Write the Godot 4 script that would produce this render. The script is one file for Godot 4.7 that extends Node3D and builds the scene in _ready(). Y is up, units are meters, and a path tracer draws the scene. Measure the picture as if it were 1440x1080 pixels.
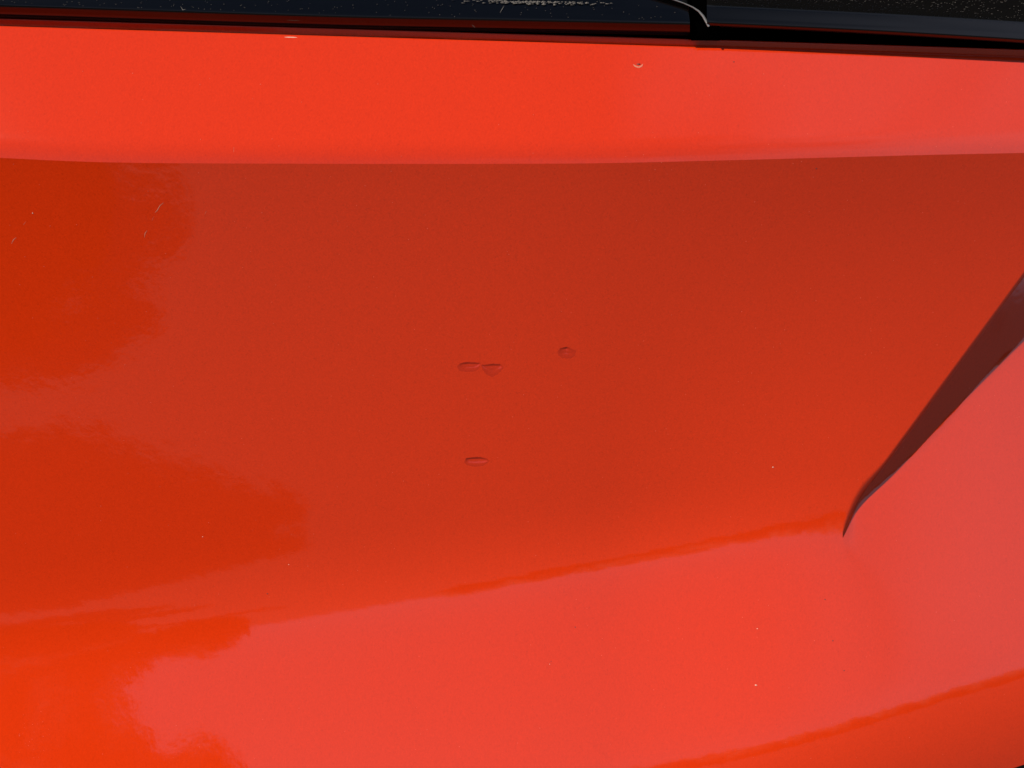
extends Node3D
# A close view of the side of an orange-red car. Lengths on the car are worked out in units of half a
# millimetre on a reference plane through PANEL_CENTRE that faces the camera (x right, y down, w towards the camera).

const UNIT := 0.0005
const FOCAL := 1083.0
const PITCH := 25.0
const PANEL_CENTRE := Vector3(0, 0.85, 0)
const X0 := -640.0
const X1 := 1780.0
const DX := 5.0
const Y0 := -20.0
const DY := 2.0
const NX := 485
const NY := 840
const TIP := 1185.0
const ANCHOR := 900.0

var right := Vector3(1, 0, 0)
var up := Vector3(0, cos(deg_to_rad(PITCH)), -sin(deg_to_rad(PITCH)))
var out := Vector3(0, sin(deg_to_rad(PITCH)), cos(deg_to_rad(PITCH)))
var main_w := PackedFloat32Array()     # depth of the shoulder, the hollow and, left of the tip, the lower flank
var low_w := PackedFloat32Array()      # depth of the lower flank right of the tip
var rng := RandomNumberGenerator.new()
var paint: StandardMaterial3D
var names := {}

# ---------------------------------------------------------------- naming
func numbered(called: String) -> String:
	var n: int = names.get(called, 0)
	names[called] = n + 1
	return called if n == 0 else "%s_%03d" % [called, n]

func part(called: String, mesh: Mesh, m: Material, parent: Node, label := "", kind := "") -> MeshInstance3D:
	var o := MeshInstance3D.new()
	o.name = numbered(called)
	o.mesh = mesh
	o.material_override = m
	parent.add_child(o, true)
	if label: o.set_meta("label", label)
	if kind: o.set_meta("kind", kind)
	return o

# ---------------------------------------------------------------- curves of the bodywork
func along(points: Array, x: float) -> float:
	var n := points.size()
	var i := 0
	while i < n - 2 and x > points[i + 1][0]:
		i += 1
	# Catmull-Rom in y over uneven knots; straight beyond the ends
	var ax: float = points[i][0]
	var bx: float = points[i + 1][0]
	var ay: float = points[i][1]
	var by: float = points[i + 1][1]
	var mid := (by - ay) / (bx - ax)
	var sa := mid
	var sb := mid
	if i > 0: sa = (by - points[i - 1][1]) / (bx - points[i - 1][0])
	if i < n - 2: sb = (points[i + 2][1] - ay) / (points[i + 2][0] - ax)
	if x <= ax: return ay + sa * (x - ax)
	if x >= bx: return by + sb * (x - bx)
	var d := bx - ax
	var t := (x - ax) / d
	var t2 := t * t
	var t3 := t2 * t
	return (2 * t3 - 3 * t2 + 1) * ay + (t3 - 2 * t2 + t) * d * sa + (-2 * t3 + 3 * t2) * by + (t3 - t2) * d * sb

const TOP_EDGE := [[-340, 26], [0, 38], [480, 52.5], [960, 67], [1440, 82], [1780, 94]]
const SHOULDER := [[-340, 206], [0, 222], [140, 228], [350, 230], [800, 230], [1000, 226], [1300, 218], [1440, 215], [1780, 206]]
const HOLLOW_FLOOR := [[-340, 800], [0, 775], [400, 735], [800, 685], [1185, 640], [1440, 600], [1780, 560]]
const VALLEY := [[-340, 990], [0, 938], [330, 889], [600, 847], [850, 803], [1000, 778], [1100, 763], [1185, 756], [1440, 740], [1780, 720]]
const ROLL := [[-340, 1446], [1000, 1080], [1200, 1026], [1440, 960], [1780, 866]]
const BOTTOM := [[-340, 1520], [900, 1240], [1425, 1080], [1780, 960]]
const BLADE := [[1185, 757], [1190, 747], [1200, 724], [1208, 708], [1218, 692], [1300, 580], [1440, 390], [1780, -75]]

func bulge(x: float) -> float:
	return (-0.05e-4 if x < 720 else -1.15e-4) * (x - 720) * (x - 720)

func smooth(a: float, b: float, v: float) -> float:
	var t := clampf((v - a) / (b - a), 0, 1)
	return t * t * (3 - 2 * t)

# elevation of the surface normal above the horizontal, in degrees
func tilt(x: float, y: float, c: Array) -> float:
	if y < c[1]:
		return 37.0 - 22.0 * smooth(c[1] - 40, c[1] + 4, y)
	var e3: float = c[6]
	var e: float
	if y < c[3]:
		e = 1.5 + 1.5 * (y - c[1]) / 400.0 + c[7] * clampf((y - 290) / 310.0, 0, 1)
		if y > c[2]:
			var t: float = (y - c[2]) / (c[3] - c[2])
			e = lerpf(e, e3, t * t * (1.6 - 0.6 * t))
		return e
	e = 28.5 - (28.5 - e3) * exp(-(y - c[3]) / 55.0)
	return e - rolled(y, c)

func tilt_low(x: float, y: float, c: Array, c_tip: Array) -> float:
	var a: float = 28.5 - (28.5 - c_tip[6]) * exp(-(maxf(y, c_tip[3]) - c_tip[3]) / 55.0)
	var b := 28.5 - 11.0 * smooth(900, 380, y)
	return lerpf(a, b, smooth(TIP - 2, TIP + 15 + 1.5 * clampf(y - 770, 0, 90), x)) - rolled(y, c)

func rolled(y: float, c: Array) -> float:
	var u := clampf((y - (c[4] - 70)) / (c[5] - c[4] + 70), 0, 1)
	return 26.0 * pow(u, 1.7)

func curves(x: float) -> Array:
	var v := along(VALLEY, x)
	var e3 := 0.5 * (PITCH + rad_to_deg(atan((v - 540) / FOCAL)))
	return [along(TOP_EDGE, x), along(SHOULDER, x), along(HOLLOW_FLOOR, x), v, along(ROLL, x), along(BOTTOM, x), e3, 8.0 * smooth(850, 1300, x)]

func slope(e: float) -> float:      # change of w per unit of y
	return -tan(deg_to_rad(PITCH - e))

func work_out_depths():
	main_w.resize(NX * NY)
	low_w.resize(NX * NY)
	var c_tip := curves(TIP)
	var anchor_a := 0.0
	var anchor_b := 0.0
	var at_anchor := int((ANCHOR - Y0) / DY)
	for i in NX:
		var x := X0 + i * DX
		var c := curves(x)
		var k := int((c[1] - Y0) / DY)
		var w0 := bulge(x)
		var w: float = w0 + slope(tilt(x, c[1] + 0.5, c)) * (Y0 + (k + 1) * DY - c[1])
		for j in range(k + 1, NY):
			main_w[i * NY + j] = w
			w += slope(tilt(x, Y0 + (j + 0.5) * DY, c)) * DY
		w = w0 - slope(tilt(x, c[1] - 0.5, c)) * (c[1] - (Y0 + k * DY))
		for j in range(k, -1, -1):
			main_w[i * NY + j] = w
			w -= slope(tilt(x, Y0 + (j - 0.5) * DY, c)) * DY
		# the lower flank, carried on past the tip from the height ANCHOR
		var base := main_w[i * NY + at_anchor]
		if x <= TIP:
			anchor_a = base - bulge(x)
			if i > 0: anchor_b = anchor_a - (main_w[(i - 1) * NY + at_anchor] - bulge(x - DX))
			for j in NY: low_w[i * NY + j] = main_w[i * NY + j]
			continue
		w = anchor_a + anchor_b * 24.0 * (1 - exp(-(x - TIP) / DX / 24.0)) + bulge(x)
		for j in range(at_anchor, NY):
			low_w[i * NY + j] = w
			w += slope(tilt_low(x, Y0 + (j + 0.5) * DY, c, c_tip)) * DY
		w = low_w[i * NY + at_anchor]
		for j in range(at_anchor, -1, -1):
			var lifted := minf(w + cove(x, Y0 + j * DY), maxf(w, main_w[i * NY + j] - 8.0))
			low_w[i * NY + j] = lifted
			w -= slope(tilt_low(x, Y0 + (j - 0.5) * DY, c, c_tip)) * DY

func cove(x: float, y: float) -> float:      # the flank lifts a little towards the edge that overhangs it
	if x < 1202 or y > 800: return 0.0
	var t := 0.385 * (x - 1203) + 9.0 * sin(PI * clampf((x - 1203) / 170.0, 0, 1)) - (y - along(BLADE, x))
	return 0.2 * (t + sqrt(t * t + 4.0)) * 0.5 if t > -12 else 0.0

func depth(table: PackedFloat32Array, x: float, y: float) -> float:
	var u := clampf((x - X0) / DX, 0, NX - 1.001)
	var v := clampf((y - Y0) / DY, 0, NY - 1.001)
	var i := int(u)
	var j := int(v)
	u -= i
	v -= j
	var k := i * NY + j
	return lerpf(lerpf(table[k], table[k + 1], v), lerpf(table[k + NY], table[k + NY + 1], v), u)

func place(x: float, y: float, w: float) -> Vector3:
	var s := UNIT * (1.0 - w / FOCAL)
	return PANEL_CENTRE + right * ((x - 720) * s) + up * ((540 - y) * s) + out * (w * UNIT)

# ---------------------------------------------------------------- chips in the paint
const CHIPS := [
	[[643, 515], [648, 511], [657, 509.5], [668, 510], [676, 511], [674, 517], [668, 522], [655, 523], [646, 521]],
	[[677, 513.5], [684, 513], [694, 512], [704, 512.5], [708, 516], [704, 522], [698, 527], [692, 530], [685, 527], [679, 520]],
	[[784, 495], [788, 490], [797, 488], [804, 491], [810, 493.5], [808, 500], [802, 504], [791, 503], [786, 500]],
	[[653, 650], [656, 644.5], [663, 643.5], [675, 643], [684, 645], [688, 648], [681, 654], [668, 656], [657, 654]]]
const CHIP_DEPTH := [1.35, 1.3, 1.6, 1.8]

func inside_depth(poly: Array, x: float, y: float) -> float:    # distance to the outline, negative outside
	var best := 1e9
	var odd := false
	var n := poly.size()
	for k in n:
		var ax: float = poly[k][0]
		var ay: float = poly[k][1]
		var bx: float = poly[(k + 1) % n][0]
		var by: float = poly[(k + 1) % n][1]
		var ex := bx - ax
		var ey := by - ay
		var t := clampf(((x - ax) * ex + (y - ay) * ey) / (ex * ex + ey * ey), 0, 1)
		best = minf(best, Vector2(x - ax - t * ex, y - ay - t * ey).length())
		if (ay > y) != (by > y) and x < (bx - ax) * (y - ay) / (by - ay) + ax: odd = not odd
	return best if odd else -best

func chip_depth(x: float, y: float) -> float:
	if x < 632 or x > 822 or y < 480 or y > 664: return 0.0
	var d := 0.0
	for k in CHIPS.size():
		var p: Array = CHIPS[k]
		if x < p[0][0] - 8 or x > p[0][0] + 44 or absf(y - p[0][1]) > 22: continue
		var s := inside_depth(p, x, y)
		var top: float = p[2][1]
		var fall := clampf((y - top) / 14.0, 0, 1)
		var wall := lerpf(2.2, 10.0, smooth(0.1, 0.55, fall))
		d = maxf(d, CHIP_DEPTH[k] * smooth(-0.3, wall, s) * (1.0 - 0.85 * fall))
		d -= 0.03 * fall * exp(-pow((s + 1.6) / 1.4, 2))
	return d

# ---------------------------------------------------------------- sheets
class Sheet:
	var v := PackedVector3Array()
	var n := PackedVector3Array()
	var t := PackedVector2Array()
	var ix := PackedInt32Array()
	func add(p: Vector3, nn: Vector3, uv: Vector2) -> void:
		v.append(p)
		n.append(nn)
		t.append(uv)
	func quad(a: int, b: int, c: int, d: int) -> void:    # corners clockwise as seen from outside
		ix.append_array(PackedInt32Array([a, b, c, a, c, d]))
	func grid(start: int, columns: int, rows: int) -> void:   # columns run right, rows run down
		for i in columns - 1:
			for j in rows - 1:
				var a := start + i * rows + j
				quad(a, a + rows, a + rows + 1, a + 1)
	func done(mesh: ArrayMesh = null) -> ArrayMesh:
		if mesh == null: mesh = ArrayMesh.new()
		var a := []
		a.resize(Mesh.ARRAY_MAX)
		a[Mesh.ARRAY_VERTEX] = v
		a[Mesh.ARRAY_NORMAL] = n
		a[Mesh.ARRAY_TEX_UV] = t
		a[Mesh.ARRAY_INDEX] = ix
		mesh.add_surface_from_arrays(Mesh.PRIMITIVE_TRIANGLES, a)
		return mesh

func skin_normal(table: PackedFloat32Array, x: float, y: float, e: float, lo := -1e9, hi := 1e9) -> Vector3:
	var h := 5.0
	var xa := maxf(x - h, lo)
	var xb := minf(x + h, hi)
	var wx := (depth(table, xb, y) - depth(table, xa, y)) / (xb - xa)
	var wy := slope(e)
	if table == low_w and x > 1204 and y < 760: wy = (depth(table, x, y + 3) - depth(table, x, y - 3)) / 6.0
	var w := depth(table, x, y)
	var s := 1.0 - w / FOCAL
	var px := right * (s - wx * (x - 720) / FOCAL) + up * (-wx * (540 - y) / FOCAL) + out * wx
	var py := right * (-wy * (x - 720) / FOCAL) + up * (-s - wy * (540 - y) / FOCAL) + out * wy
	return py.cross(px).normalized()

func columns_between(a: float, b: float, wide: float) -> PackedFloat32Array:
	var xs := PackedFloat32Array()
	var x := a
	while x < b - 0.01:
		xs.append(x)
		var fine := (x >= 636 and x < 714) or (x >= 778 and x < 817)
		x += 1.0 if fine and wide > 1.0 else wide
		if x > b - 0.5: break
	xs.append(b)
	return xs

func make_panel(car: Node3D):
	var flank := ArrayMesh.new()
	# the shoulder, from the window edge down to the crease
	var sh := Sheet.new()
	var xs := columns_between(X0, 1700, 8.0)
	var rows := 0
	for x in xs:
		var c := curves(x)
		rows = 0
		for y in shoulder_rows(c):
			sh.add(place(x, y, depth(main_w, x, y)), skin_normal(main_w, x, y, tilt(x, minf(y, c[1] - 0.01), c)), Vector2(x, y) * 0.004)
			rows += 1
	sh.grid(0, xs.size(), rows)
	# the folded edge under the window: a narrow flange set back from the shoulder
	var hem := Sheet.new()
	for x in xs:
		var c := curves(x)
		var w := depth(main_w, x, c[0])
		var prof := [[0.0, 0.0, 0.2], [-0.6, -0.5, 0.9], [-1.2, -1.6, 0.9], [-1.6, -8.6, -0.6], [-6.0, -5.0, -0.85], [-10.6, -1.6, -0.85], [-11.8, -1.6, 0.6], [-12.6, -26.0, 1.0], [-12.8, -60.0, 1.0]]
		for q in prof:
			var nn: Vector3 = (out + up * q[2]).normalized()
			hem.add(place(x, c[0] + q[0], w + q[1]), nn, Vector2(x, c[0] + q[0]) * 0.004)
	for i in xs.size() - 1:
		for j in 8:
			var a := i * 9 + j
			hem.quad(a, a + 1, a + 10, a + 9)
	# the hollow and, left of its tip, the lower flank
	var ho := Sheet.new()
	xs = columns_between(X0, TIP, 6.0)
	var ts := hollow_rows()
	for x in xs:
		var c := curves(x)
		for t in ts:
			var y := hollow_y(t, c)
			ho.add(hollow_point(x, y), hollow_normal(x, y, c), Vector2(x, y) * 0.004)
	# faces, those over a chip going to that chip
	var chips := []
	for k in CHIPS.size():
		var sheet := Sheet.new()
		chips.append(sheet)
	var used := [{}, {}, {}, {}]
	var nr := ts.size()
	for i in xs.size() - 1:
		var c := curves(xs[i])
		for j in nr - 1:
			var a := i * nr + j
			var corners := [a, a + nr, a + nr + 1, a + 1]
			var where := -1
			var x := (xs[i] + xs[i + 1]) * 0.5
			if x > 636 and x < 816:
				var y := (hollow_y(ts[j], c) + hollow_y(ts[j + 1], c)) * 0.5
				if y > 480 and y < 664:
					for k in CHIPS.size():
						if inside_depth(CHIPS[k], x, y) > -0.5: where = k
			if where < 0:
				ho.quad(corners[0], corners[1], corners[2], corners[3])
				continue
			var to: Sheet = chips[where]
			var m := []
			for q in corners:
				if not used[where].has(q):
					used[where][q] = to.v.size()
					to.add(ho.v[q], ho.n[q], ho.t[q])
				m.append(used[where][q])
			to.quad(m[0], m[1], m[2], m[3])
	# right of the tip the hollow ends in a rolled edge that stands off the flank
	var bl := Sheet.new()
	xs = columns_between(TIP, 1700, 4.0)
	rows = 0
	for x in xs:
		var c := curves(x)
		var ye := along(BLADE, x)
		var r := lerpf(15.0, 5.0, smooth(TIP + 10, TIP + 65, x)) * smooth(TIP - 8, TIP + 8, x) + 0.5
		var room := maxf(depth(main_w, x, ye) - depth(low_w, x, ye), 0.0)
		var seen := maxf(ye, c[1] + 20)
		rows = 0
		for k in 61:
			var t := k / 60.0
			var y := lerpf(c[1], seen, 1 - pow(1 - t, 2.2))
			var d := (ye - y) * 0.6
			var drop := 0.0
			var lean := 0.0
			if d < r:
				var q := clampf((r - d) / r, 0, 0.82)
				drop = minf(r * (1 - sqrt(1 - q * q)), room * 0.8)
				lean = q / sqrt(1 - q * q)
			var nn := skin_normal(main_w, x, y, tilt(x, maxf(y, c[1] + 0.01), c), TIP - 20)
			nn = (nn + (right * 0.8 - up * 0.6) * lean).normalized()
			bl.add(place(x, y, depth(main_w, x, y) - drop), nn, Vector2(x, y) * 0.004)
			rows += 1
		var we := depth(main_w, x, seen) - minf(r * 0.43, room * 0.8)
		var wl := depth(low_w, x, seen)
		for k in 4:
			var q := [0.0, 0.3, 0.7, 1.1][k] as float
			bl.add(place(x - 10 * q * smooth(TIP, TIP + 80, x), seen, lerpf(we, minf(wl - 4, we), q)), (right * 0.75 - up * 0.55 - out * 0.2).normalized(), Vector2(x, seen) * 0.004)
			rows += 1
	bl.grid(0, xs.size(), rows)
	# the lower flank right of the tip, running up behind that edge
	var lo := Sheet.new()
	rows = 70
	var c_tip := curves(TIP)
	for x in xs:
		var c := curves(x)
		var ya := maxf(along(BLADE, x) - 45 * smooth(TIP, TIP + 40, x), 120)
		if x < TIP + 0.5: ya = c[3]
		for k in rows:
			var y := lerpf(ya, c[5], k / (rows - 1.0))
			lo.add(place(x, y, depth(low_w, x, y)), skin_normal(low_w, x, y, tilt_low(x, y, c, c_tip)), Vector2(x, y) * 0.004)
	lo.grid(0, xs.size(), rows)
	sh.done(flank)
	ho.done(flank)
	bl.done(flank)
	lo.done(flank)
	var scuffed: StandardMaterial3D = paint.duplicate()
	scuffed.albedo_color = Color(0.6, 0.028, 0.003).linear_to_srgb()
	scuffed.roughness = 0.12
	var panel := part("body_panel", flank, paint, car, "glossy orange-red painted side panel with a creased shoulder and a hollow")
	part("window_flange", hem.done(), paint, car, "narrow folded paint edge in shade under the black trim")
	for k in 4:
		var sheet: Sheet = chips[k]
		part("paint_chip", sheet.done(), scuffed, panel, ["shallow oval chip in the paint, left of a touching pair", "pointed chip in the paint, right of a touching pair", "small rounded chip in the paint, standing alone to the right", "flat oval chip in the paint, lowest of the four"][k])

func shoulder_rows(c: Array) -> Array:
	var ys := []
	for k in 24: ys.append(lerpf(c[0], c[1] - 44, k / 24.0))
	for k in 25: ys.append(lerpf(c[1] - 44, c[1], k / 24.0))
	return ys

func hollow_rows() -> PackedFloat32Array:
	# t in 0..1 crease to floor, 1..2 floor to valley, 2..3 valley to the bottom edge
	var ts := PackedFloat32Array()
	var t := 0.0
	while t < 1.0:
		ts.append(t)
		var y := 230 + t * 470
		t += (1.0 if (y > 478 and y < 540) or (y > 634 and y < 668) else 5.0) / 470.0
	for k in 40: ts.append(1 + k / 40.0)
	for k in 71: ts.append(2 + k / 70.0)
	return ts

func hollow_y(t: float, c: Array) -> float:
	if t < 1: return lerpf(c[1], c[2], t)
	if t < 2: return lerpf(c[2], c[3], t - 1)
	return lerpf(c[3], c[5], t - 2)

func hollow_point(x: float, y: float) -> Vector3:
	return place(x, y, depth(main_w, x, y) - chip_depth(x, y))

func hollow_normal(x: float, y: float, c: Array) -> Vector3:
	if x > 634 and x < 820 and y > 480 and y < 664:
		var h := 0.5
		var px := hollow_point(x + h, y) - hollow_point(x - h, y)
		var py := hollow_point(x, y + h) - hollow_point(x, y - h)
		var dents := absf(chip_depth(x + h, y)) + absf(chip_depth(x - h, y)) + absf(chip_depth(x, y + h)) + absf(chip_depth(x, y - h))
		if dents > 0.0005: return py.cross(px).normalized()
	return skin_normal(main_w, x, y, tilt(x, maxf(y, c[1] + 0.01), c), -1e9, TIP)

# ---------------------------------------------------------------- black window trim
func sweep(xs: PackedFloat32Array, profile: Callable) -> ArrayMesh:
	var st := SurfaceTool.new()
	st.begin(Mesh.PRIMITIVE_TRIANGLES)
	st.set_smooth_group(0)
	var cols := []
	for x in xs: cols.append(profile.call(x))
	for i in cols.size() - 1:
		for j in cols[i].size() - 1:
			var a: Vector3 = cols[i][j]
			var b: Vector3 = cols[i + 1][j]
			var c: Vector3 = cols[i + 1][j + 1]
			var d: Vector3 = cols[i][j + 1]
			for p in [a, b, c, a, c, d]: st.add_vertex(p)
	for side in [0, cols.size() - 1]:       # end caps
		var ring: Array = cols[side]
		for j in range(1, ring.size() - 1):
			var tri := [ring[0], ring[j], ring[j + 1]]
			if side == 0: tri.reverse()
			st.set_smooth_group(-1)
			for p in tri: st.add_vertex(p)
	st.generate_normals()
	return st.commit()

const TRIM_FOOT := [[-340, 16], [0, 25], [480, 40], [720, 45], [960, 50], [1100, 54]]
const TRIM_FOOT_BEHIND := [[900, 34], [975, 36.5], [1080, 41], [1260, 50], [1440, 61], [1780, 84]]

func front_profile(x: float) -> Array:
	var y := along(TRIM_FOOT, x)
	var w := depth(main_w, x, along(TOP_EDGE, x))
	var cut := smooth(938, 970, x)      # the strip ends in a rounded corner
	var top := lerpf(-150, y - 20, 1 - sqrt(maxf(1 - cut * cut, 0)))
	var pts := []
	for q in [[0, -60], [0, -3], [-0.4, -1.6], [-1.2, 0], [-8, 9.5], [-14.5, 17.5], [-16, 19.2], [-18, 20.2], [-21, 20.6]]: pts.append(place(x, y + q[0], w + q[1]))
	for k in 10:
		var t := (k + 1) / 10.0
		pts.append(place(x, lerpf(y - 21, top, t), w + 20.6 - (lerpf(0, y - 21 - top, t)) * 0.1 - 5 * pow(t, 6)))
	pts.append(place(x, top - 2, w - 60))
	pts.reverse()
	return pts

func behind_profile(x: float) -> Array:
	var y := along(TRIM_FOOT_BEHIND, x)
	var w := depth(main_w, x, along(TOP_EDGE, x)) + 12
	var pts := []
	for q in [[0, -90], [0, 6], [-0.6, 9], [-1.4, 10.2], [-4, 15], [-5.5, 16.4], [-7, 17], [-14, 16.6], [-27, 15.6]]: pts.append(place(x, y + q[0], w + q[1]))
	for q in [[-29, 15.9], [-33, 18], [-60, 40], [-110, 66], [-150, 60], [-152, -90]]: pts.append(place(x, y + q[0], w + q[1]))
	pts.reverse()
	return pts

func make_trim(car: Node3D):
	var gloss := StandardMaterial3D.new()
	gloss.albedo_color = Color(0.035, 0.035, 0.04)
	gloss.roughness = 0.06
	var bright := StandardMaterial3D.new()
	bright.albedo_color = Color(0.62, 0.62, 0.62)
	bright.metallic = 0.5
	bright.roughness = 0.35
	var dull := StandardMaterial3D.new()
	dull.albedo_color = Color(0.05, 0.048, 0.046)
	dull.roughness = 0.12
	var black := StandardMaterial3D.new()
	black.albedo_color = Color(0.008, 0.008, 0.008)
	black.roughness = 0.9
	black.metallic_specular = 0.0
	var xs := PackedFloat32Array()
	var x := X0
	while x < 936:
		xs.append(x)
		x += 24.0
	for k in 18: xs.append(936 + 34.0 * (1 - pow(1 - k / 17.0, 2)))
	part("window_trim", sweep(xs, front_profile), gloss, car, "glossy black trim strip along the window edge, ending in a rounded corner")
	# the second strip: its near end sweeps down and forward in a bright lip
	xs = PackedFloat32Array()
	x = 994
	while x < 1700:
		xs.append(x)
		x += 16.0
	part("window_trim", sweep(xs, behind_profile), dull, car, "dusty black trim strip beyond the gap, with a curved end")
	var lip := SurfaceTool.new()
	lip.begin(Mesh.PRIMITIVE_TRIANGLES)
	lip.set_smooth_group(0)
	var path := [[870, -26], [905, -14], [945, -1], [962, 5], [974, 10.5], [982, 16], [988, 23], [992, 30], [996, 37.5]]
	var rings := []
	for k in path.size():
		var p: Array = path[k]
		var w := depth(main_w, p[0], along(TOP_EDGE, p[0])) + 26
		var a: Array = path[maxi(k - 1, 0)]
		var b: Array = path[mini(k + 1, path.size() - 1)]
		var n := Vector2(b[1] - a[1], a[0] - b[0]).normalized()      # towards upper right
		var thin := 0.45 + 0.75 * smooth(3, 7, k)
		var ring := []
		for q in [[-1.0, -90], [-1.0, -2], [-0.6, -0.5], [0.2, 0.2], [1.0 * thin, 0.2], [1.9 * thin, -0.5], [2.4 * thin, -2], [2.4 * thin, -90]]:
			ring.append(place(p[0] + n.x * q[0], p[1] + n.y * q[0], w + q[1]))
		rings.append(ring)
	for i in rings.size() - 1:
		for j in 7:
			for p in [rings[i][j], rings[i][j + 1], rings[i + 1][j + 1], rings[i][j], rings[i + 1][j + 1], rings[i + 1][j]]: lip.add_vertex(p)
	lip.generate_normals()
	part("trim_end", lip.commit(), bright, car, "curved bright lip at the end of the black trim strip")
	# the rubber block that closes the joint between the two strips
	var joint := SurfaceTool.new()
	joint.begin(Mesh.PRIMITIVE_TRIANGLES)
	var fore := []
	for q in [[972, -60], [1006, -60], [1012, 57], [972, 57]]: fore.append(place(q[0], q[1], depth(main_w, q[0], along(TOP_EDGE, q[0])) + 8))
	var aft := []
	for q in [[972, -60], [1006, -60], [1012, 57], [972, 57]]: aft.append(place(q[0], q[1], depth(main_w, q[0], along(TOP_EDGE, q[0])) - 50))
	for f in [[fore[0], fore[1], fore[2], fore[3]], [fore[3], fore[2], aft[2], aft[3]], [fore[1], aft[1], aft[2], fore[2]], [aft[0], fore[0], fore[3], aft[3]]]:
		for k in [0, 1, 2, 0, 2, 3]: joint.add_vertex(f[k])
	joint.generate_normals()
	part("trim_joint", joint.commit(), black, car, "black rubber block in the joint between the trim strips")
	# dark rubber and metal behind the gap
	var back := SurfaceTool.new()
	back.begin(Mesh.PRIMITIVE_TRIANGLES)
	for s in 40:
		var xa := lerpf(X0, 1700, s / 40.0)
		var xb := lerpf(X0, 1700, (s + 1) / 40.0)
		var ps := []
		for q in [[xa, -150], [xb, -150], [xb, 110], [xa, 110]]: ps.append(place(q[0], q[1], depth(main_w, q[0], along(TOP_EDGE, q[0])) - 58))
		for k in [0, 1, 2, 0, 2, 3]: back.add_vertex(ps[k])
	back.generate_normals()
	part("window_seal", back.commit(), black, car, "black rubber seal in the gap under the trim")
	# the dark sill under the lower edge of the flank
	var sill := SurfaceTool.new()
	sill.begin(Mesh.PRIMITIVE_TRIANGLES)
	for s in 40:
		var xa := lerpf(X0, 1700, s / 40.0)
		var xb := lerpf(X0, 1700, (s + 1) / 40.0)
		var ps := []
		for q in [[xa, -6, -14], [xb, -6, -14], [xb, 160, -40], [xa, 160, -40]]:
			var yb := along(BOTTOM, q[0])
			ps.append(place(q[0], yb + q[1], depth(low_w, q[0], yb) + q[2]))
		for k in [0, 1, 2, 0, 2, 3]: sill.add_vertex(ps[k])
	sill.generate_normals()
	part("sill", sill.commit(), dull, car, "dark sill below the painted panel")

# ---------------------------------------------------------------- dust, specks and scratches
func on_skin(x: float, y: float, lift := 0.25) -> Array:      # point and normal of the paint
	var c := curves(x)
	if y < c[0] + 1:
		if x > 985: return [place(x, y, depth(main_w, x, c[0]) + 28.2 + maxf(0, along(TRIM_FOOT_BEHIND, x) - 29 - y) * 0.8), out]
		return [place(x, y, depth(main_w, x, c[0]) + 20.8), out]
	if x > TIP and y > along(BLADE, x):
		return [place(x, y, depth(low_w, x, y) + lift), skin_normal(low_w, x, y, tilt_low(x, y, c, curves(TIP)))]
	return [place(x, y, depth(main_w, x, y) - chip_depth(x, y) + lift), skin_normal(main_w, x, y, tilt(x, y, c))]

func speck(st: SurfaceTool, x: float, y: float, wide: float, tall: float, turn := 0.0):
	var at := on_skin(x, y, 0.1)
	var n: Vector3 = at[1]
	var u := n.cross(up).normalized() * -1.0
	var v := n.cross(u)
	var rim := []
	for k in 8:
		var f := TAU * k / 8.0
		var o := Vector2(cos(f) * wide * rng.randf_range(0.8, 1.15), sin(f) * tall * rng.randf_range(0.8, 1.15)).rotated(turn)
		rim.append(at[0] + (u * o.x + v * o.y) * UNIT)
	var top: Vector3 = at[0] + n * minf(wide, tall) * 0.6 * UNIT
	for k in 8:
		var a: Vector3 = rim[k]
		var b: Vector3 = rim[(k + 1) % 8]
		st.set_normal((n + (a + b - 2.0 * top).normalized() * 0.5).normalized())
		st.add_vertex(b)
		st.add_vertex(a)
		st.add_vertex(top)

func scratch(st: SurfaceTool, points: Array, wide: float):
	for k in points.size() - 1:
		var a := on_skin(points[k][0], points[k][1], 0.12)
		var b := on_skin(points[k + 1][0], points[k + 1][1], 0.12)
		var n: Vector3 = a[1]
		var side: Vector3 = (b[0] - a[0]).normalized().cross(n) * wide * 0.5 * UNIT
		var s0 := side * (0.25 if k == 0 else 1.0)
		var s1 := side * (0.25 if k == points.size() - 2 else 1.0)
		st.set_normal(n)
		for p in [a[0] - s0, b[0] - s1, b[0] + s1, a[0] - s0, b[0] + s1, a[0] + s0]: st.add_vertex(p)

func fresh() -> SurfaceTool:
	var st := SurfaceTool.new()
	st.begin(Mesh.PRIMITIVE_TRIANGLES)
	return st

func plain(c: Color) -> StandardMaterial3D:
	var m := StandardMaterial3D.new()
	m.albedo_color = c.linear_to_srgb()
	m.roughness = 0.8
	m.cull_mode = BaseMaterial3D.CULL_DISABLED
	return m

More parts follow.
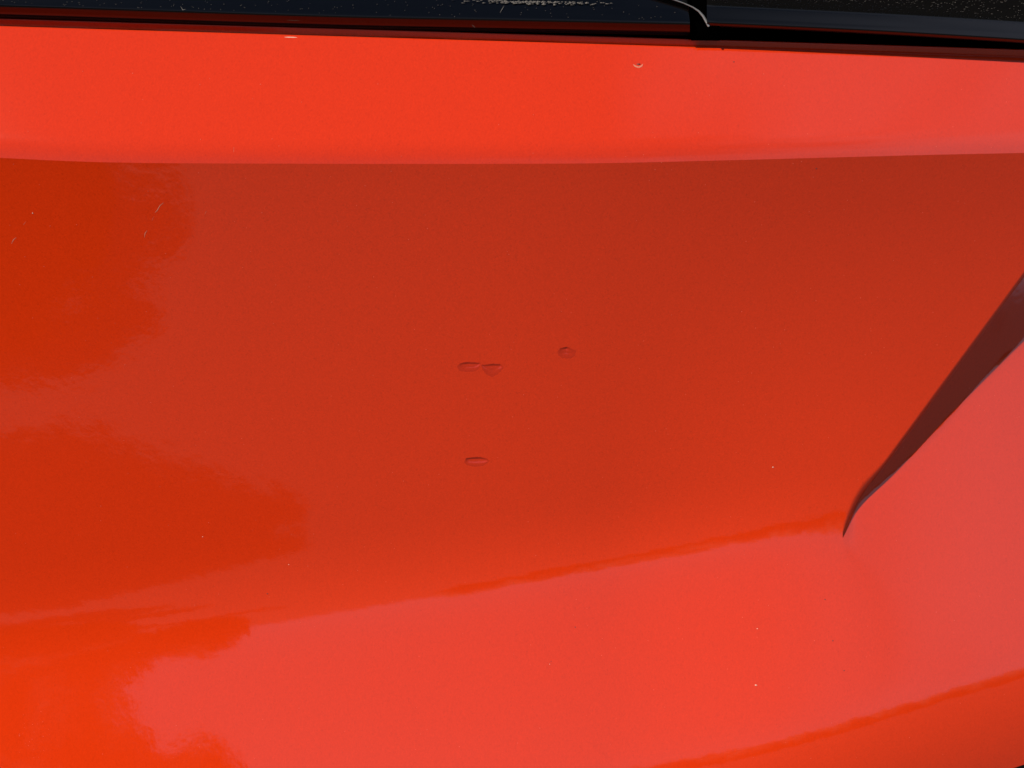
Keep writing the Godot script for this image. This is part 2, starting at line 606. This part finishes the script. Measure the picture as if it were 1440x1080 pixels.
func make_wear(car: Node3D):
	var pale := plain(Color(0.62, 0.2, 0.12))
	var primer := plain(Color(0.7, 0.42, 0.32))
	var dark := plain(Color(0.16, 0.025, 0.018))
	var grey := plain(Color(0.11, 0.1, 0.09))
	var film := plain(Color(0.05, 0.044, 0.038))
	var faint := plain(Color(0.74, 0.1, 0.05))
	var st: SurfaceTool
	for q in [[1087, 657, 1.4, 1.1], [1063, 963.5, 2.2, 1.1], [1065, 884, 1.1, 0.7], [285, 755, 0.8, 0.8], [406, 794, 0.8, 0.8], [773, 934, 0.7, 0.7], [46, 300, 0.8, 1.0]]:
		st = fresh()
		speck(st, q[0], q[1], q[2], q[3])
		part("paint_speck", st.commit(), primer, car)
	for q in [[1032, 87, 1.2, 1.0], [1160, 843, 1.1, 1.0], [1171, 901, 1.2, 1.2], [1187, 943, 1.2, 1.0], [809, 882, 1.2, 1.0], [1148, 237, 1.2, 1.0], [376, 835, 1.6, 1.0], [775, 930, 0.8, 0.8], [898, 90.3, 3.4, 1.4]]:
		st = fresh()
		speck(st, q[0], q[1], q[2], q[3])
		part("dirt_speck", st.commit(), dark, car)
	st = fresh()
	scratch(st, [[890.5, 90.5], [893, 93], [898, 94.6], [902, 93], [904, 90]], 2.4)
	part("crescent_chip", st.commit(), pale, car, "small pale crescent-shaped chip below the trim")
	st = fresh()
	scratch(st, [[400, 52.2], [405, 52.3], [413, 52.5], [418, 52.7]], 1.3)
	part("edge_chip", st.commit(), primer, car, "thin white chip on the upper edge of the paint")
	for line in [[[230, 285], [225, 289], [221, 296], [218, 299]], [[216, 305], [214, 310]], [[207, 324], [204, 328], [203, 334]], [[46, 298], [47, 301]], [[36, 312], [33, 316]], [[23, 334], [19, 337], [16, 343]], [[329, 207], [328.6, 214]], [[288, 301], [290, 297]], [[886, 70.5], [889, 76]]]:
		st = fresh()
		scratch(st, line, 0.9)
		part("scratch", st.commit(), dark if line[0][0] == 886 else pale, car)
	st = fresh()
	for k in 420:
		speck(st, rng.randf_range(-100, 1500), rng.randf_range(95, 1070), rng.randf_range(0.35, 0.75), rng.randf_range(0.35, 0.75))
	for k in 26:        # a spatter low on the left
		speck(st, 40 + rng.randfn() * 14, 1030 + rng.randfn() * 16, rng.randf_range(0.3, 0.9), rng.randf_range(0.3, 0.6), 0.7)
	part("dust", st.commit(), faint, car, "", "stuff")
	st = fresh()
	for k in 150:
		var x := rng.randf_range(0, 950)
		speck(st, x, rng.randf_range(-4, along(TRIM_FOOT, x) - 20), rng.randf_range(0.3, 0.7), rng.randf_range(0.3, 0.7))
	for k in 700:
		var x := rng.randf_range(1000, 1450)
		speck(st, x, rng.randf_range(-6, along(TRIM_FOOT_BEHIND, x) - 30), rng.randf_range(0.4, 1.6), rng.randf_range(0.25, 0.6))
	part("trim_dust", st.commit(), film, car, "", "stuff")
	st = fresh()
	for k in 170:       # a smear of dust at the top of the strip
		var x := 750 + rng.randfn() * 48
		speck(st, x, 1.5 + absf(rng.randfn()) * 2.0 + (x - 750) * 0.02, rng.randf_range(0.8, 3.5), rng.randf_range(0.3, 0.7))
	for line in [[[709, 8], [706, 13], [703, 18]], [[254, 9], [257, 14], [261, 13]], [[664, 35], [668, 39]]]: scratch(st, line, 0.9)
	part("dust_smear", st.commit(), grey, car, "", "stuff")

# ---------------------------------------------------------------- sky
func sky_picture() -> Image:
	# clear summer air with a broad veil of thin cloud drawn out over the right of the car
	var veil := FastNoiseLite.new()
	veil.seed = 3
	veil.frequency = 0.9
	veil.fractal_octaves = 4
	var im := Image.create(512, 256, false, Image.FORMAT_RGBF)
	for v in 256:
		var el := PI * (0.5 - (v + 0.5) / 256.0)
		for u in 512:
			var az := TAU * (u + 0.5) / 512.0       # 0 is -z, clockwise from above
			var d := Vector3(sin(az) * cos(el), sin(el), -cos(az) * cos(el))
			var c := Color(0.06, 0.058, 0.056)
			if d.y > 0:
				var air := pow(1 - d.y, 3.0)
				c = Color(0.024, 0.06, 0.14).lerp(Color(0.29, 0.34, 0.44), air)
				var cloud := smooth(0.0, 0.7, veil.get_noise_3d(d.x * 1.3, d.y * 2.2, d.z * 1.3) * 0.5 + 0.8 * d.x)
				c = c.lerp(Color(0.4, 0.43, 0.57), 0.85 * cloud)
			im.set_pixel(u, v, c)
	return im

# ---------------------------------------------------------------- what the paint mirrors
func foliage(blobs: Array, leaves: int, size: float) -> ArrayMesh:
	var st := SurfaceTool.new()
	st.begin(Mesh.PRIMITIVE_TRIANGLES)
	var total := 0.0
	for b in blobs: total += b[3] * b[3]
	for b in blobs:
		var r: float = b[3]
		var count := int(leaves * r * r / total)
		for i in 10:            # twigs and inner leaves, too dense to see through
			for j in 16:
				var q := []
				for k in [[i, j], [i + 1, j], [i + 1, j + 1], [i, j], [i + 1, j + 1], [i, j + 1]]:
					var t: float = PI * k[0] / 10.0
					var f: float = TAU * (k[1] % 16) / 16.0
					var o := Vector3(sin(t) * cos(f), cos(t) * 0.85, sin(t) * sin(f)) * r * (0.83 + 0.07 * sin(5.0 * t + 3.0 * sin(f) + b[0] * 9.0))
					q.append(Vector3(b[0], maxf(b[1] + o.y, 0.02), b[2]) + Vector3(o.x, 0, o.z))
				st.set_normal((q[0] - Vector3(b[0], b[1], b[2])).normalized())
				for p in q: st.add_vertex(p)
		for k in count:
			var d := Vector3(rng.randfn(), rng.randfn(), rng.randfn()).normalized()
			var p := Vector3(b[0], b[1], b[2]) + d * r * (0.8 + 0.2 * rng.randf()) * Vector3(1, 0.85, 1)
			if p.y < 0.03: continue
			var n := (d + Vector3(rng.randfn(), rng.randfn() + 0.6, rng.randfn()) * 0.6).normalized()
			var a := n.cross(Vector3(rng.randfn(), rng.randfn(), rng.randfn())).normalized() * size * rng.randf_range(0.7, 1.3)
			var w := n.cross(a) * 0.42
			st.set_normal(n)
			for q in [p - a * 0.5, p + w * 0.5, p + a * 0.6, p - a * 0.5, p + a * 0.6, p - w * 0.5]: st.add_vertex(q)
	return st.commit()

func limbs(ends: Array, thick: float) -> ArrayMesh:
	var st := SurfaceTool.new()
	st.begin(Mesh.PRIMITIVE_TRIANGLES)
	for e in ends:
		var a: Vector3 = e[0]
		var b: Vector3 = e[1]
		var dir := (b - a).normalized()
		var sx := dir.cross(Vector3(0.3, 0.1, 0.9)).normalized()
		var sy := dir.cross(sx)
		for k in 8:
			var p := []
			for q in [k, k + 1]:
				var o := (sx * cos(q * TAU / 8) + sy * sin(q * TAU / 8)) * thick
				p.append(a + o * e[2])
				p.append(b + o * e[3])
			for q in [p[0], p[1], p[3], p[0], p[3], p[2]]: st.add_vertex(q)
	st.generate_normals()
	return st.commit()

func make_plants():
	var leaf := StandardMaterial3D.new()
	leaf.albedo_color = Color(0.028, 0.042, 0.014).linear_to_srgb()
	leaf.roughness = 0.85
	leaf.cull_mode = BaseMaterial3D.CULL_DISABLED
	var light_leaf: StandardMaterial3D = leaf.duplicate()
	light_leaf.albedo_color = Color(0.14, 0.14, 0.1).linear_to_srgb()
	var bark := StandardMaterial3D.new()
	bark.albedo_color = Color(0.16, 0.12, 0.09).linear_to_srgb()
	bark.roughness = 0.9
	var shrub := Node3D.new()
	shrub.name = "shrub"
	shrub.position = Vector3(-3.42, 0, 4.62)
	shrub.set_meta("label", "low dark green shrub that the paint mirrors at its lower left")
	shrub.set_meta("category", "shrub")
	add_child(shrub)
	part("crown", foliage([[0, 0.55, 0, 0.5], [0.25, 0.6, 0.1, 0.4], [-0.5, 0.75, 0.0, 0.45], [0.0, 0.35, 0.1, 0.45], [-0.8, 0.5, -0.3, 0.5]], 16000, 0.05), leaf, shrub)
	part("stem", limbs([[Vector3(0, 0, 0), Vector3(0.05, 0.5, 0), 1.0, 0.6], [Vector3(0.02, 0.15, 0), Vector3(0.3, 0.6, 0.1), 0.7, 0.3], [Vector3(0.02, 0.15, 0), Vector3(-0.3, 0.5, -0.1), 0.7, 0.3]], 0.03), bark, shrub)
	var low := Node3D.new()
	low.name = "low_shrub"
	low.position = Vector3(-2.85, 0, 3.5)
	low.set_meta("label", "smallest shrub, nearest the car, that the paint mirrors at the left of the hollow")
	low.set_meta("category", "shrub")
	add_child(low)
	part("crown", foliage([[0, 0.32, 0, 0.36], [-0.4, 0.35, 0.0, 0.4], [0.2, 0.3, 0.25, 0.3]], 6000, 0.045), leaf, low)
	part("stem", limbs([[Vector3(0, 0, 0), Vector3(0.02, 0.3, 0), 1.0, 0.6], [Vector3(0, 0.1, 0), Vector3(-0.3, 0.35, 0), 0.7, 0.3]], 0.02), bark, low)
	var hedge := Node3D.new()
	hedge.name = "hedge"
	hedge.position = Vector3(16, 0, 24)
	hedge.set_meta("label", "long low hedge far off, mirrored as the uneven skyline along the paint")
	hedge.set_meta("category", "hedge")
	add_child(hedge)
	var row := []
	for k in 56: row.append([-19.0 + k * 0.75, 0.5 + 0.07 * sin(k * 2.1) + 0.05 * sin(k * 5.3), 0.4 * sin(k * 1.3), 1.0])
	part("crown", foliage(row, 26000, 0.1), light_leaf, hedge)
	for k in 3:
		part("stem", limbs([[Vector3(-16.0 + k * 16.0, 0, 0), Vector3(-16.0 + k * 16.0, 0.7, 0), 1.0, 0.6]], 0.03), bark, hedge)
	var bush := Node3D.new()
	bush.name = "tall_bush"
	bush.position = Vector3(-5.15, 0, 7.9)
	bush.set_meta("label", "broad dark bush farther off that the paint mirrors at its left edge")
	bush.set_meta("category", "bush")
	add_child(bush)
	part("crown", foliage([[0.95, 0.62, 0.5, 0.62], [1.05, 0.4, 0.55, 0.55], [0.2, 0.6, 0.2, 0.62], [-1.0, 1.2, -0.4, 0.95], [-2.0, 1.5, -1.2, 1.3], [-3.2, 1.3, -2.2, 1.3]], 24000, 0.1), leaf, bush)
	part("stem", limbs([[Vector3(0, 0, 0), Vector3(0.05, 1.4, 0), 1.0, 0.5], [Vector3(0, 0.2, 0), Vector3(0.9, 0.8, 0.4), 0.7, 0.3], [Vector3(0, 0.2, 0), Vector3(-1.6, 1.5, -0.9), 0.7, 0.3]], 0.06), bark, bush)
	var tree := Node3D.new()
	tree.name = "small_tree"
	tree.position = Vector3(-3.52, 0, 2.98)
	tree.set_meta("label", "small round-crowned tree that the paint mirrors at its left edge")
	tree.set_meta("category", "tree")
	add_child(tree)
	part("crown", foliage([[0, 2.3, 0, 0.48], [0.32, 2.32, 0.02, 0.24], [-0.5, 2.3, 0.16, 0.55], [0, 2.6, 0, 0.35], [0.52, 2.34, 0.12, 0.14], [-0.9, 2.2, -0.2, 0.5]], 12000, 0.05), leaf, tree)
	part("trunk", limbs([[Vector3(0, 0, 0), Vector3(0.05, 2.0, 0), 1.0, 0.6], [Vector3(0.05, 1.8, 0), Vector3(0.3, 2.3, 0.1), 0.6, 0.25], [Vector3(0.05, 1.8, 0), Vector3(-0.35, 2.3, -0.1), 0.6, 0.25]], 0.04), bark, tree)

func make_ground():
	var g := MeshInstance3D.new()
	g.name = "ground"
	var pm := PlaneMesh.new()
	pm.size = Vector2(400, 400)
	g.mesh = pm
	var m := StandardMaterial3D.new()
	m.albedo_color = Color(0.057, 0.054, 0.052).linear_to_srgb()
	m.roughness = 0.95
	g.material_override = m
	g.set_meta("kind", "structure")
	add_child(g)

func _ready():
	rng.seed = 7
	# ---- camera, sky, sun
	var cam := Camera3D.new()
	cam.name = "camera"
	cam.fov = 53.0
	cam.near = 0.01
	cam.far = 1000.0
	add_child(cam)
	cam.look_at_from_position(PANEL_CENTRE + out * (FOCAL * UNIT), PANEL_CENTRE, Vector3.UP)
	cam.current = true
	var env := Environment.new()
	var sky := Sky.new()
	var sm := PanoramaSkyMaterial.new()
	sm.panorama = ImageTexture.create_from_image(sky_picture())
	sky.sky_material = sm
	env.background_mode = Environment.BG_SKY
	env.sky = sky
	env.background_energy_multiplier = 1.0
	env.tonemap_mode = Environment.TONE_MAPPER_LINEAR
	env.tonemap_exposure = 1.09
	env.sdfgi_enabled = true
	env.ssao_enabled = true
	env.ssil_enabled = true
	var we := WorldEnvironment.new()
	we.name = "world_environment"
	we.environment = env
	add_child(we)
	var sun := DirectionalLight3D.new()
	sun.name = "sun"
	var towards_sun := Vector3(-0.63, 0.70, 0.34).normalized()
	add_child(sun)
	sun.look_at_from_position(towards_sun * 10, Vector3.ZERO, Vector3.UP)
	sun.light_energy = 1.6
	sun.light_color = Color(1.0, 0.96, 0.9)
	sun.light_angular_distance = 0.5
	sun.shadow_enabled = true
	# ---- the paint
	paint = StandardMaterial3D.new()
	paint.albedo_color = Color(0.76, 0.039, 0.0035).linear_to_srgb()
	paint.roughness = 0.05
	paint.metallic_specular = 0.9
	var flake := Image.create(512, 512, false, Image.FORMAT_RGB8)
	for j in 512:
		for i in 512:
			var g := 0.955 + rng.randfn() * 0.018
			if rng.randf() < 0.006: g = 0.87
			flake.set_pixel(i, j, Color(minf(g, 1), minf(g, 1), minf(g, 1)))
	paint.albedo_texture = ImageTexture.create_from_image(flake)
	var peel := NoiseTexture2D.new()
	var pn := FastNoiseLite.new()
	pn.seed = 11
	pn.noise_type = FastNoiseLite.TYPE_SIMPLEX_SMOOTH
	pn.frequency = 0.014
	pn.fractal_octaves = 4
	peel.noise = pn
	peel.width = 1024
	peel.height = 1024
	peel.seamless = true
	peel.as_normal_map = true
	peel.bump_strength = 24.0
	paint.normal_enabled = true
	paint.normal_texture = peel
	paint.normal_scale = 0.006
	paint.uv1_triplanar = true
	paint.uv1_scale = Vector3.ONE * 2.5
	# ---- setting and car
	make_ground()
	make_plants()
	work_out_depths()
	var car := Node3D.new()
	car.name = "car"
	car.set_meta("label", "glossy orange-red car side panel with black window trim")
	car.set_meta("category", "car")
	add_child(car)
	make_panel(car)
	make_trim(car)
	make_wear(car)
